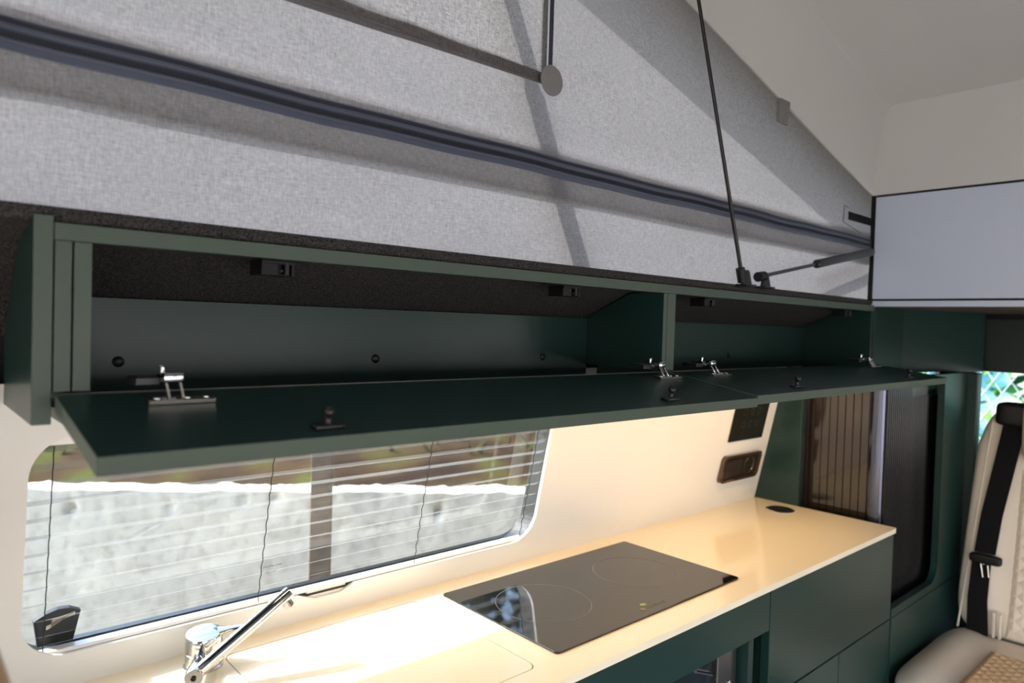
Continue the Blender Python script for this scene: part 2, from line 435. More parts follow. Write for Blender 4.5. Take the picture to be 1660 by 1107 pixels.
# door-side wall with the sliding door opening, end walls
bm = B()
holed(bm, [(-1.4, .0), (3.95, .0), (3.95, 1.47), (-1.4, 1.47)], [rrect(-1.25, 1.6, .05, 1.44, .06, 4), rrect(2.0, 3.2, .85, 1.42, .08, 4)],
      lambda x, z: V((x, -.95, z)), lambda x, z: V((x, -1.0, z)))
struct(obj('wall_front', bm, WHITE))
bm = B(); holed(bm, [(-.98, 0), (1.22, 0), (1.22, 1.47), (-.98, 1.47)], [rrect(-.80, .86, .04, 1.42, .06, 4)], lambda y, z: V((-1.38, y, z)), lambda y, z: V((-1.42, y, z))); struct(obj('wall_left', bm, WHITE))

bm = B(); holed(bm, [(-1.0, -.04), (1.2, -.04), (1.2, 1.62), (-1.0, 1.62)], [rrect(-.85, 1.03, .80, 1.33, .05, 4)], lambda y, z: V((3.95, y, z)), lambda y, z: V((3.99, y, z)))
struct(obj('wall_cab', bm, BLACKP))
bm = B(); box(bm, -1.36, -.50, -.88, .85, 0, .46, .01); struct(obj('floor_rear_bounce', bm, mat('tan_bounce', L(214, 176, 128), .7)))  # unseen tan block added to bounce warm sunlight onto the left fronts
# pop-up roof shell
bm = B()
def sect(x):
    e = edge(x); i = [(.7965, e), (.7715, e+.215), (.764, e+.232), (.747, e+.240)]
    o = [(.955, e-.004), (.93, e+.30)]
    L_ = i + [(-y, z) for y, z in i[::-1]]
    return L_, [(-.955, e-.004), (-.93, e+.30), (.93, e+.30), (.955, e-.004)]
XS = [-1.5, -.6, .3, 1.2, 2.05]
rows = []
for x in XS:
    i, o = sect(x); rows.append([bm.verts.new((x, y, z)) for y, z in i+o])
for a, b in zip(rows, rows[1:]):
    n = len(a)
    for k in range(n): bm.faces.new((a[k], a[(k+1) % n], b[(k+1) % n], b[k]))
bm.faces.new(rows[0]); 
struct(obj('ceiling', bm, ROOF, smooth=True))
bm = B()    # upstand at the hinge end of the roof
hexa(bm, [(2.049, -.80, 1.7785), (2.3, -.95, 1.7785), (2.3, .95, 1.7785), (2.049, .80, 1.7785), (2.049, -.772, 2.08), (2.3, -.93, 2.08), (2.3, .93, 2.08), (2.049, .772, 2.08)])
struct(obj('trim_3', bm, ROOF))
bm = B(); box(bm, 2.3, 4.0, -.95, .95, 1.60, 2.05); struct(obj('ceiling_cab', bm, ROOF))

# bulkhead panel under the roof hinge
bk = thing('bulkhead_panel', 'glossy pale blue-white board closing the front of the pop-up roof', 'panel', (2.05, 0, 1.47))
bm = B(); box(bm, 2.052, 2.07, -.795, .788, 1.4915, 1.773, .0015); obj('board', bm, BULK, bk)
bm = B(); box(bm, 2.048, 2.075, -.795, .789, 1.4705, 1.486, .002); obj('lower_lip', bm, BULK, bk)
bm = B(); box(bm, 2.056, 2.08, -.79, .785, 1.484, 1.4925); box(bm, 2.056, 2.08, -.79, .785, 1.772, 1.7785); box(bm, 2.053, 2.085, .7885, .83, 1.487, 1.81); obj('seal', bm, BLACKP, bk)
bm = B(); box(bm, 2.085, 2.69, -.795, .788, 1.472, 1.478); struct(obj('ceiling_cab_liner', bm, mat('warm_dark_liner', L(86, 76, 68), .7)))

# side wall beyond the kitchen: green panel with the rounded cut-out
YF = .667
arc = [(2.235+.055*math.cos(math.radians(a)), .74+.055*math.sin(math.radians(a))) for a in range(0, -91, -9)]
bm = B()
holed(bm, [(1.9455, .6635), (2.52, .6635), (2.52, 1.285), (1.9455, 1.285), (1.9455, 1.272), (2.29, 1.272)]+arc+[(1.9455, .685)], [], lambda x, z: V((x, YF, z)), lambda x, z: V((x, YF+.018, z)))
struct(obj('wall_right', bm, GREEN))
bm = B(); hexa(bm, [(2.50, .640, 0), (2.52, .640, 0), (2.54, .76, 0), (2.50, .706, 0), (2.50, .640, 1.285), (2.54, .640, 1.285), (2.54, .76, 1.285), (2.50, .706, 1.285)], .003)
struct(obj('trim_4', bm, GREEN))

# ================================================================== WORKTOP AND BASE
bm = B()
hobr = [(.757, .719), (1.268, .719), (1.268, 1.003), (.757, 1.003)]
outer = [(-.6, .660)]+[(1.94-.008+.008*math.cos(math.radians(a)), .668+.008*math.sin(math.radians(a))) for a in (-90, -60, -30, 0)]+[(1.94, YB(.9)+.004), (-.6, YB(.9)+.004)]
cov = rrect(.372, .706, .709, 1.015, .016, 5)
cov2 = rrect(.3705, .7075, .7075, 1.0165, .017, 5)
holed(bm, outer, [hobr, cov2], lambda x, y: V((x, y, .9)), lambda x, y: V((x, y, .888)))
wt = obj('worktop', bm, TOP, origin=(.7, .85, .888))
tag(wt, 'long glossy cream-white kitchen worktop with sunlight falling across its left end', 'worktop')
bm = B(); prism(bm, cov, lambda x, y: V((x, y, .9)), lambda x, y: V((x, y, .889)), 0, .0008)
tag(obj('sink_cover', bm, TOP), 'rounded sink cover set flush in the worktop between the tap and the hob', 'sink cover')

bc = thing('base_cabinet', 'dark green kitchen base cabinet with handleless fronts under the worktop', 'cabinet', (.7, .86, 0))
g = .0016
bm = B(); box(bm, -.6, 1.9, .69, .702, .0, .655); box(bm, 1.315, 1.935, .686, .70, .64, .886); box(bm, 1.926, 1.938, .69, 1.04, 0, .886)
box(bm, -.6, 1.93, .69, .71, .80, .886); obj('carcass', bm, GREEN, bc)
def front(name, x0, x1, z0, z1):
    b_ = B(); box(b_, x0+g, x1-g, YF, YF+.018, z0+g, z1-g, .0012); return obj(name, b_, GREEN, bc)
front('fascia', -.6, 1.305, .803, .887)
front('door', 1.305, 1.94, .6625, .887)
front('drawer_front', 1.634, 1.94, .30, .6625)
front('drawer_front', 1.305, 1.634, .30, .6625)
front('drawer_front', -.6, .62, .30, .803)
front('plinth_front', 1.305, 1.94, .02, .30)
bm = B()
for x0, x1, y0 in ((1.282, 1.303, .700), (1.243, 1.262, .676), (1.262, 1.270, .684)):
    box(bm, x0, x1, y0, .72, .02, .803, .001)
obj('side_rail', bm, GREEN, bc)
# beyond the worktop end the low front continues
front('side_front', 1.9445, 2.49, .05, .6625)
# appliance behind the opening
ap = thing('fridge', 'dark-fronted built-in fridge with a brushed steel side strip under the hob', 'fridge', (1.0, .9, .02))
bm = B(); box(bm, .64, 1.18, .705, 1.0, .02, .79, .003); obj('door', bm, mat('navy_gloss', (.006, .013, .018, 1), .12, spec=.6), ap)
bm = B(); box(bm, 1.165, 1.232, .694, .716, .02, .7975, .002); st = obj('steel_strip', bm, mat('brushed_steel', (.32, .31, .32, 1), .28, metal=1), ap)
bm = B(); tube(bm, [(1.10, .70, .775), (1.155, .70, .752)], .004, 8); obj('handle', bm, CHROME, ap)
bm = B()
for k in range(2): box(bm, 1.198+k*.008, 1.2025+k*.008, .6935, .6942, .716, .724)
obj('printed_mark', bm, WHITE, st)

# ------------------------------------------------------------------ hob
hb = thing('induction_hob', 'black glass two-zone induction hob set in the worktop', 'hob', (1.01, .86, .896))
bm = B(); prism(bm, rrect(.7545, 1.2705, .7165, 1.0055, .006, 4), lambda x, y: V((x, y, .9035)), lambda x, y: V((x, y, .9002)), 0, .0006); obj('glass', bm, HOB, hb)
for cx, rr in ((.872, .085), (1.13, .085)):
    bm = B()
    a0 = [bm.verts.new((cx+rr*math.cos(a), .865+rr*math.sin(a), .9037)) for a in [2*math.pi*k/96 for k in range(96)]]
    a1 = [bm.verts.new((cx+(rr-.0010)*math.cos(a), .865+(rr-.0010)*math.sin(a), .9037)) for a in [2*math.pi*k/96 for k in range(96)]]
    for k in range(96): bm.faces.new((a0[k], a0[(k+1) % 96], a1[(k+1) % 96], a1[k]))
    obj('zone_ring', bm, HOBP, hb)
bm = B()    # small print near the front edge: a leaf mark and a short word, unreadable at this size
def flatq(bm, x0, x1, y0, y1, z, mi=0):
    bm.faces.new([bm.verts.new(p) for p in ((x0, y0, z), (x1, y0, z), (x1, y1, z), (x0, y1, z))]).material_index = mi
lx, ly = .985, .733
for k in range(9):
    x = lx+.012+k*.0062
    flatq(bm, x, x+.0008, ly, ly+.007, .9038)
    if k % 2 == 0: flatq(bm, x, x+.0044, ly+.006, ly+.007, .9038)
    flatq(bm, x, x+.0044, ly, ly+.001, .9038)
    if k % 3 == 1: flatq(bm, x+.0036, x+.0044, ly, ly+.007, .9038)
a = [2*math.pi*k/20 for k in range(20)]
bm.faces.new([bm.verts.new((lx+.004+.0065*math.cos(t), ly+.0035+.0055*math.sin(t), .9038)) for t in a])
a_ = bm.faces.new([bm.verts.new((lx+.020+.0075*math.cos(t), ly+.0165+.005*math.sin(t), .9038)) for t in a]); a_.material_index = 1
obj('printed_mark', bm, [HOBP, HOBG], hb)

# ------------------------------------------------------------------ tap
TX, TY = .341, 1.004
tp = thing('kitchen_tap', 'chrome mixer tap with a fold-up tubular spout beside the window', 'tap', (TX, TY, .9))
bm = B(); lathe(bm, (TX, TY, .9), [(.0265, 0), (.0265, .003), (.0245, .004), (.0245, .0215), (.0238, .0222), (.0238, .0238), (.0245, .0245), (.0245, .036)]); obj('body', bm, CHROME, tp, True)
bm = B()
tilt = V((-.06, -.10, 1)).normalized()
lathe(bm, V((TX, TY, .9368)), [(.0243, 0), (.0245, .001), (.0245, .0085), (.0235, .0105), (.020, .0112), (.0, .0115)], tilt)
x_ = V((.95, -.26, .03)).normalized()
c0 = V((TX, TY, .9368))+tilt*.0092
side = tilt.cross(x_).normalized()
secs = [(.018, .0135, .0028), (.030, .0075, .0026), (.042, .0055, .0025), (.056, .0065, .0025), (.062, .0045, .002), (.064, .001, .001)]
rows = []
for (d, hw, ht) in secs:
    rows.append([bm.verts.new(c0+x_*d+side*hw*math.cos(t)+tilt*ht*math.sin(t)) for t in [2*math.pi*k/12 for k in range(12)]])
for p, q in zip(rows, rows[1:]):
    for k in range(12): bm.faces.new((p[k], p[(k+1) % 12], q[(k+1) % 12], q[k]))
bm.faces.new(rows[-1]); bm.faces.new(rows[0])
obj('lever', bm, CHROME, tp, True)
P0 = V((.309, .942, .921)); P1 = V((.4365, .941, 1.0015))
bm = B(); ax = V((-.45, -.89, 0)).normalized()
lathe(bm, P0-ax*.05, [(.0095, 0), (.0095, .038), (.0115, .040), (.0115, .058), (.0108, .0595), (.004, .0595), (.003, .0575), (0, .0575)], ax, 28)
jn = obj('swivel_joint', bm, CHROME, tp, True)
bm = B(); c_ = P0+ax*.0098; lathe(bm, c_, [(.0028, 0), (.0028, .0002), (0, .0002)], ax, 12); obj('screw_recess', bm, BLACKP, jn)
bm = B(); dd = (P1-P0).normalized()
tube(bm, [P0, P0+dd*.012, P0+dd*.020, P1-dd*.001, P1], [.0088, .0090, .0088, .0088, .0083], 28)
sp = obj('spout', bm, CHROME, tp, True)
bm = B(); nz = (dd.cross(V((0, -1, 0)))).normalized(); nz = nz if nz.z < 0 else -nz
lathe(bm, P1-dd*.011, [(.0072, .004), (.0072, .0165), (.0062, .0168), (.0055, .0150), (0, .0150)], nz, 24); obj('aerator', bm, CHROME, sp, True)

# ------------------------------------------------------------------ pop-up socket, switch panel, socket
ps = thing('pop_up_socket', 'round black pop-up socket sunk flush in the far end of the worktop', 'socket', (1.86, .934, .9))
bm = B(); lathe(bm, (1.86, .934, .899), [(.034, 0), (.034, .0035), (.032, .0045), (0, .0045)], n=48); obj('cap', bm, BLACKM, ps, True)
bm = B(); lathe(bm, (1.86, .934, .899), [(.0375, 0), (.0375, .002), (.0345, .003), (.0345, .001)], n=48); obj('rim', bm, CHROME, ps, True)
tp_ = thing('touch_panel', 'square black glass control panel high on the white wall', 'control panel', (1.80, YB(1.14), 1.09))
def pl(d): return lambda x, z: V((x, YB(z)-d, z))
bm = B(); prism(bm, rrect(1.709, 1.888, 1.089, 1.235, .003, 3), pl(.0002), pl(.004), 0, .0008); gl = obj('screen', bm, mat('panel_glass', (.012, .012, .010, 1), .10), tp_)
bm = B()
for ix in range(3):
    for iz in range(2):
        cx, cz = 1.765+ix*.035, 1.135+iz*.035
        holed(bm, rrect(cx-.009, cx+.009, cz-.009, cz+.009, .0088, 5), [rrect(cx-.0082, cx+.0082, cz-.0082, cz+.0082, .008, 5)], pl(.0041), pl(.0043))
obj('touch_icon', bm, mat('faint_print', (.03, .03, .022, 1), .4), gl)
so_ = thing('wall_socket', 'rounded smoked-bronze socket plate below the black control panel', 'socket', (1.80, YB(1.01), .975))
bm = B(); holed(bm, rrect(1.700, 1.898, .973, 1.051, .016, 6), [rrect(1.708, 1.890, .980, 1.044, .011, 6)], pl(0), pl(.012)); obj('frame', bm, BRONZE, so_, True)
bm = B(); prism(bm, rrect(1.707, 1.891, .979, 1.045, .011, 6), pl(.0005), pl(.007), 0, .001); fc = obj('face', bm, mat('socket_face', (.018, .014, .012, 1), .2), so_)
bm = B(); nrm = -NB
cc = V((1.845, YB(1.012)-.007, 1.012)); lathe(bm, cc, [(.026, -.001), (.026, .0015), (.0245, .0015), (.023, -.002), (0, -.003)], nrm, 32); obj('outlet', bm, BRONZE, fc, True)
for dz in (-.0095, .0095):
    bm = B(); lathe(bm, cc+V((dz, 0, 0)), [(.0025, 0), (0, .0004)], nrm, 10); obj('pin_hole', bm, BLACKP, fc)
bm = B(); prism(bm, rrect(1.722, 1.800, .990, 1.034, .004, 4), pl(.0068), pl(.0085), 0, .0006); obj('rocker', bm, mat('rocker_dark', (.03, .022, .018, 1), .25), fc)

# green partition at the end of the worktop
bm = B()
hexa(bm, [(1.942, .922, .89), (1.957, .922, .89), (1.957, 1.08, .89), (1.942, 1.08, .89), (1.942, .922, 1.283), (1.957, .922, 1.283), (1.957, .995, 1.283), (1.942, .995, 1.283)], .001)
tag(obj('end_partition', bm, GREEN), 'upright olive-green partition board at the far end of the worktop', 'partition')

# ------------------------------------------------------------------ smoked slatted wardrobe
wd = thing('slatted_wardrobe', 'tall dark wardrobe with glossy smoked vertical slats past the worktop end', 'wardrobe', (2.1, .8, .60))
bm = B(); box(bm, 1.972, 1.984, .927, .948, .62, 1.276, .001); box(bm, 1.96, 1.972, .70, .948, .60, .62); box(bm, 1.99, 2.29, .94, .95, .62, .80); obj('side_frame', bm, BLACKM, wd)
pts_ = 8; y0 = .755; sw = (.926-y0)/pts_
for k in range(pts_):
    bm = B(); a0 = y0+k*sw
    prism(bm, [(1.9862, a0+.0005), (1.985, a0+.0014), (1.98495, a0+sw/2), (1.985, a0+sw-.0014), (1.9862, a0+sw-.0005), (1.990, a0+sw-.0006), (1.990, a0+.0006)],
          lambda x, y: V((x, y, .64)), lambda x, y: V((x, y, 1.276))); obj('side_slat', bm, SMOKE, wd)
bm = B(); prism(bm, [(1.976, .714), (1.970, .722), (1.970, .745), (1.976, .753), (1.992, .753), (1.992, .714)], lambda x, y: V((x, y, .66)), lambda x, y: V((x, y, 1.276)))
cp = obj('corner_post', bm, mat('anodised_post', (.10, .11, .15, 1), .18, metal=1), wd, True)
nf = 27; x0 = 1.978; fw = (2.365-x0)/nf
for k in range(nf):
    bm = B(); a0 = x0+k*fw; yy = .706
    top_ = 1.276
    prism(bm, [(a0+.0006, yy+.006), (a0+.0006, yy+.002), (a0+fw*.3, yy), (a0+fw*.7, yy), (a0+fw-.0006, yy+.002), (a0+fw-.0006, yy+.006)],
          lambda x, y: V((x, y, .625)), lambda x, y: V((x, y, top_ if k < 12 else 1.222))); obj('front_slat', bm, SMOKEF, wd)
    if k >= 12:
        bm = B()
        prism(bm, [(a0+.0006, yy+.006), (a0+.0006, yy+.002), (a0+fw*.3, yy), (a0+fw*.7, yy), (a0+fw-.0006, yy+.002), (a0+fw-.0006, yy+.006)],
              lambda x, y: V((x, y, 1.2225)), lambda x, y: V((x, y, 1.276))); obj('clear_slat', bm, SKYR, wd)
bm = B(); box(bm, 1.972, 2.40, .72, .724, .60, 1.218); obj('backing', bm, BLACKP, wd)

# ------------------------------------------------------------------ overhead cabinet
CY = .78
oc = thing('overhead_cabinet', 'long dark green overhead cabinet with its two flap doors hanging open', 'cabinet', (.1, .9, 1.283))
bm = B(); prism(bm, [(CY, 1.283), (.972, 1.283), (.974, 1.366), (.853, 1.478), (CY, 1.479)], lambda y, z: V((.105, y, z)), lambda y, z: V((.121, y, z)), 0, .0007); obj('side_panel', pale_fronts(bm), GB, oc)
bm = B(); box(bm, .1215, 2.05, CY, CY+.018, 1.457, 1.4735, .0007); obj('top_rail', pale_fronts(bm), GB, oc)
for x0_, x1_ in ((.1222, .1362), (.1378, .153)):
    bm = B(); box(bm, x0_, x1_, CY, .972, 1.3135, 1.4567, .0006); obj('inner_side', pale_fronts(bm), GB, oc)
for x0_, x1_ in ((1.077, 1.0885), (1.0895, 1.1145)):
    bm = B(); prism(bm, [(CY, 1.3135), (.972, 1.3135), (.972, 1.410), (.86, 1.4567), (CY, 1.4567)], lambda y, z: V((x0_, y, z)), lambda y, z: V((x1_, y, z)), 0, .0006); obj('divider', pale_fronts(bm), GB, oc)
bm = B(); prism(bm, [(CY, 1.2835), (.972, 1.2835), (.972, 1.41), (.86, 1.4567), (CY, 1.4567)], lambda y, z: V((2.032, y, z)), lambda y, z: V((2.049, y, z)), 0, .0006); obj('side_panel', bm, GREEN, oc)
bm = B(); hexa(bm, [(.137, .790, 1.277), (2.031, .790, 1.277), (2.031, .970, 1.277), (.137, .970, 1.277), (.137, .790, 1.288), (2.031, .790, 1.288), (2.031, .970, 1.288), (.137, .970, 1.288)]); obj('bottom_board', bm, GREEN, oc)
for x0_, x1_ in ((.1535, 1.0765), (1.115, 2.0315)):
    bm = B(); hexa(bm, [(x0_, .9665, 1.2938), (x1_, .9665, 1.2938), (x1_, .9705, 1.2938), (x0_, .9705, 1.2938), (x0_, .967, 1.408), (x1_, .967, 1.408), (x1_, .972, 1.408), (x0_, .972, 1.408)])
    bp_ = obj('back_panel', bm, GREEN, oc)
    for cx in ((.219, .582, .951) if x0_ < 1 else (1.62, )):
        bm = B(); lathe(bm, (cx, .9665, 1.330), [(.0068, 0), (.0068, .0015), (.005, .0035), (0, .0045)], (0, -1, -.1), 16); obj('screw_cap', bm, BLACKM, bp_, True)
bm = B(); lathe(bm, (.1535, .93, 1.392), [(.009, 0), (.009, .003), (.006, .006), (0, .007)], (1, 0, 0), 16); obj('screw_cap', bm, BLACKM, oc, True)
bm = B(); box(bm, .40, 1.93, .813, .827, 1.2735, 1.277, .001); obj('led_strip', bm, LEDM, oc)

def flap(x0_, x1_, dz0, dz1, hinges, studs):
    """bottom-hinged flap lying open; (y,z) of its inner face runs from the hinge to the outer edge"""
    yr, zr = .772, 1.3115
    def P(x, t, d):                       # t 0 hinge .. 1 outer edge, d depth below inner face
        k = (x-x0_)/(x1_-x0_); yo = .598-.004*k; zo = 1.281+dz0*(1-k)+dz1*k
        a = V((x, yr, zr)); b = V((x, yo, zo)); n_ = V((0, (b.z-a.z), -(b.y-a.y))).normalized()
        if n_.z < 0: n_ = -n_
        return a.lerp(b, t)-n_*d
    bm = B()
    hexa(bm, [P(x0_, 1, .016), P(x1_, 1, .016), P(x1_, 0, .016), P(x0_, 0, .016), P(x0_, 1, 0), P(x1_, 1, 0), P(x1_, 0, 0), P(x0_, 0, 0)], .0007)
    f = obj('flap_door', pale_fronts(bm, True), GB, oc)
    ups = (P(x0_, .2, -1)-P(x0_, .2, 0)).normalized(); out = (P(x0_, 1, 0)-P(x0_, 0, 0)).normalized(); ex_ = V((1, 0, 0))
    def plate(bm, c, w_, d_, h_, bev=.0005):
        hexa(bm, [c+ex_*a*w_+out*b*d_+ups*e*h_ for e in (0, 1) for a, b in ((-1, -1), (1, -1), (1, 1), (-1, 1))], bev)
    for hx, dk in hinges:
        c = P(hx, .23, -.0002); bm = B()
        plate(bm, c, .031, .0085, .004); hg = obj('hinge_plate', bm, STEEL if not dk else BLACKM, f)
        bm = B()
        for sx in (-.022, .006, .024): lathe(bm, c+ex_*sx+ups*.0033-out*.001, [(.0036, 0), (.0034, .0012), (0, .0016)], ups, 12)
        for sx in (-.0065, .0065):         # two arms rising back to the cabinet
            a = c-ex_*.004+ex_*sx+ups*.002; b_ = a-out*.012+V((0, .004, .018)); d_ = b_+V((0, .020, .002))
            tube(bm, [a, b_, d_], .0016, 8)
        b1 = c-ex_*.004-out*.012+V((0, .004, .021))
        hexa(bm, [b1+V((a*.009, b*.006, e*.0045)) for e in (-1, 1) for a, b in ((-1, -1), (1, -1), (1, 1), (-1, 1))], .001)
        b2 = b1+V((0, .024, -.002)); hexa(bm, [b2+V((a*.008, b*.016, e*.0035)) for e in (-1, 1) for a, b in ((-1, -1), (1, -1), (1, 1), (-1, 1))], .001)
        lathe(bm, b1+V((-.004, .018, .000)), [(.0022, .002), (.0022, .0085), (.0040, .0092), (.0042, .0105), (0, .0108)], (0, 0, 1), 12)
        obj('hinge_arm', bm, CHROME, f, True)
        bm = B(); box(bm, b1.x-.030, b1.x-.008, b1.y+.012, b1.y+.045, b1.z-.009, b1.z-.001, .001); obj('hinge_cup', bm, BLACKM, f)
    for sx_, t_ in studs:
        c = P(sx_, t_, -.0002); bm = B(); plate(bm, c, .0150, .007, .0035)
        for q in (-.0105, .0105): lathe(bm, c+ex_*q+ups*.0016, [(.0028, 0), (.0022, .001), (0, .0013)], ups, 10)
        lathe(bm, c, [(.0050, .003), (.0034, .005), (.0036, .0085), (.0026, .0105), (.0045, .0122), (.0058, .0158), (.0048, .0194), (.0022, .0212), (0, .0216)], ups, 16)
        obj('catch_stud', bm, BLACKM, f, True)
    return f
flap(.1225, 1.0955, 0, -.0008, ((.222, 0), (1.030, 0)), ((.323, .86), (.880, .86)))
flap(1.0985, 2.052, .0025, .0065, ((1.195, 0), (1.945, 0)), ((1.290, .84), (1.862, .84)))
for k, cx in enumerate((.348, .850, 1.262, 1.93)):       # spring catches under the top rail
    bm = B()
    box(bm, cx-.020, cx+.0, .800, .835, 1.4395, 1.4570, .001)
    box(bm, cx-.020, cx+.021, .7985, .810, 1.4525, 1.4570, .001); box(bm, cx+.0, cx+.021, .806, .830, 1.4395, 1.4420, .001)
    box(bm, cx+.0165, cx+.021, .800, .830, 1.4395, 1.4570, .001)
    ct = obj('catch', bm, BLACKP, oc)
    bm = B(); tube(bm, [(cx+.011, .801, 1.4410), (cx+.011, .801, 1.4555)], .0032, 12); lathe(bm, (cx+.0045, .8005, 1.4455), [(.0018, 0), (0, .001)], (0, -1, 0), 8)
    obj('roller', bm, BLACKM, ct, True)

# ------------------------------------------------------------------ green end box and the cab shelf
eb = thing('corner_locker', 'plain dark green corner locker between the overhead cabinet and the cab shelf', 'cabinet', (2.2, .8, 1.283))
bm = B(); box(bm, 2.0515, 2.268, CY-.002, CY+.016, 1.2835, 1.4785, .0008); obj('front_panel', bm, GREEN, eb)
bm = B(); hexa(bm, [(2.268, .780, 1.2835), (2.66, .668, 1.2835), (2.66, .80, 1.2835), (2.268, .84, 1.2835), (2.268, .780, 1.4775), (2.66, .668, 1.4775), (2.66, .80, 1.4775), (2.268, .84, 1.4775)], .0008); obj('door', bm, GREEN, eb)
sh = thing('cab_shelf', 'black-green storage shelf front above the cab window', 'shelf', (2.7, .0, 1.284))
bm = B(); box(bm, 2.68, 2.70, -.80, .745, 1.2845, 1.456, .002); obj('front_board', bm, mat('dark_green_board', (.014, .024, .022, 1), .4), sh)
bm = B(); box(bm, 2.70, 3.2, -.80, .78, 1.285, 1.30); obj('bottom_board', bm, BLACKP, sh)
bm = B(); box(bm, 2.69, 2.72, -.80, .80, 1.445, 1.60); obj('top_board', bm, BLACKP, sh)

# ------------------------------------------------------------------ pop-up roof canvas
cv = thing('roof_canvas', 'sunlit grey canvas side of the pop-up roof above the overhead cabinet', 'canvas', (.4, .80, 1.488))
YC = .80
def wr(x, z):
    return .0022*noise.noise(V((x*5, z*9, 1.3)))+.0016*noise.noise(V((x*14+z*9, z*16, 5)))*max(0, 1-abs(x)/1.4)+.004*math.sin(x*17+z*30)*max(0, min(1, (.16-x)/.25))
def sheet(x0_, x1_, zb, zt, y, nx, nz, wf=wr):
    bm = B(); G = []
    for i in range(nx+1):
        x = x0_+(x1_-x0_)*i/nx; a, b = zb(x), zt(x); G.append([bm.verts.new((x, y+wf(x, a+(b-a)*j/nz), a+(b-a)*j/nz)) for j in range(nz+1)])
    for i in range(nx):
        for j in range(nz): bm.faces.new((G[i][j], G[i+1][j], G[i+1][j+1], G[i][j+1]))
    return bm
bm = sheet(-1.45, 2.06, lambda x: 1.485, lambda x: edge(x)+.012, YC, 280, 70)
bmesh.ops.delete(bm, geom=[f for f in bm.faces if f.calc_center_median().z > 1.776 and f.calc_center_median().x < .760 and f.calc_center_median().x > -.9 and f.calc_center_median().z < min(edge(f.calc_center_median().x)-.04, 2.28)], context='FACES')
obj('fabric', bm, CANVAS, cv, True)
def strip(name, x0_, x1_, z0f, z1f, y, m, parent, nx=120, th=.0008, wf=lambda x, z: wr(x, z)):
    bm = B(); A = []
    for i in range(nx+1):
        x = x0_+(x1_-x0_)*i/nx; z0, z1 = z0f(x), z1f(x)
        A.append([bm.verts.new((x, y+wf(x, z0)+d, z0)) for d in (0, -th)]+[bm.verts.new((x, y+wf(x, z1)+d, z1)) for d in (-th, 0)])
    for a, b in zip(A, A[1:]):
        for k in range(4): bm.faces.new((a[k], a[(k+1) % 4], b[(k+1) % 4], b[k]))
    bm.faces.new(A[0]); bm.faces.new(A[-1][::-1])
    return obj(name, bm, m, parent, True)
wav = lambda x: .0009*math.sin(x*11)+.0006*math.sin(x*27+1)
zt_ = strip('zip_tape', -1.4, 2.05, lambda x: 1.6270+wav(x), lambda x: 1.6585+wav(x), YC-.002, ZIP, cv)
strip('zip_piping', -1.4, 2.05, lambda x: 1.6520+wav(x), lambda x: 1.6560+wav(x), YC-.0032, ZIPT, zt_, th=.002)
strip('zip_piping', -1.4, 2.05, lambda x: 1.6470+wav(x), lambda x: 1.6485+wav(x), YC-.0032, ZIPL, zt_, th=.0008)
strip('zip_piping', -1.4, 2.05, lambda x: 1.6345+wav(x), lambda x: 1.6360+wav(x), YC-.0032, ZIPL, zt_, th=.0016)
bm = B()
x = -.2
while x < 2.04:
    z = 1.6412+wav(x); box(bm, x, x+.0018, YC-.0065+wr(x, z), YC-.0030+wr(x, z), z-.0028, z+.0028); x += .0032
tt = obj('zip_teeth', bm, ZIPT, zt_); tt['kind'] = 'stuff'
strip('zip_coil', -1.4, 2.05, lambda x: 1.6385+wav(x), lambda x: 1.6440+wav(x), YC-.0030, ZIPT, zt_, th=.0028)
# outer rain flap over the zip (outside the canvas)
strip('rain_flap', -1.4, 2.05, lambda x: 1.597, lambda x: 1.676, YC+.0085, FLAPOUT, cv, wf=lambda x, z: 0)
# window hem, cord, patch, loops
hz0 = lambda x: 1.7585+.008*(x-.35)/.4
hz1 = lambda x: 1.7880-.003*(x-.35)/.4
hm = strip('hem_tape', -.9, .770, lambda x: hz0(x), lambda x: hz1(x), YC-.0025, HEM, cv, 60)
strip('hem_seam', -.9, .752, lambda x: hz0(x)+.006, lambda x: hz0(x)+.0068, YC-.0034, ZIPL, hm, 60, .0003)
strip('hem_seam', -.9, .752, lambda x: hz1(x)-.006, lambda x: hz1(x)-.0052, YC-.0034, ZIPL, hm, 60, .0003)
def bulge(x, z):
    t = max(0, min(1, (.77-x)/.3)); return -.003-.006*t*(1+math.sin(x*33+z*21))*.5-.004*t*noise.noise(V((x*12, z*12, 8)))
obj('vent_panel', sheet(-.93, .772, lambda x: 1.768, lambda x: min(edge(x)-.02, 2.3), YC-.001, 90, 24, bulge), canvas_mat('mesh_vent_grey', (.168, .168, .171, 1), .42, 1.6), cv, True)
bm = B(); tube(bm, [(.7755, YC-.009, z_) for z_ in (1.775, 1.85, 1.95, 2.06, 2.095)], .0033, 10); obj('cord', bm, mat('blue_black_cord', L(38, 42, 60), .5), cv, True)
bm = B(); lathe(bm, (.7755, YC-.0125, 1.7715), [(.0235, 0), (.0235, .0015), (0, .0018)], (0, -1, 0), 36); obj('round_patch', bm, DISC, cv)
bm = B(); hexa(bm, [(1.502, YC-.006, 1.866), (1.548, YC-.006, 1.866), (1.548, YC-.002, 1.866), (1.502, YC-.002, 1.866), (1.502, YC-.010, 1.918), (1.548, YC-.010, 1.918), (1.548, YC-.002, 1.918), (1.502, YC-.002, 1.918)], .001); obj('fabric_loop', bm, DISC, cv)
bm = B(); box(bm, 1.893, 2.046, YC-.007, YC-.0045, 1.6935, 1.7145, .0006); sb = obj('black_strap', bm, BELT, cv)
bm = B()
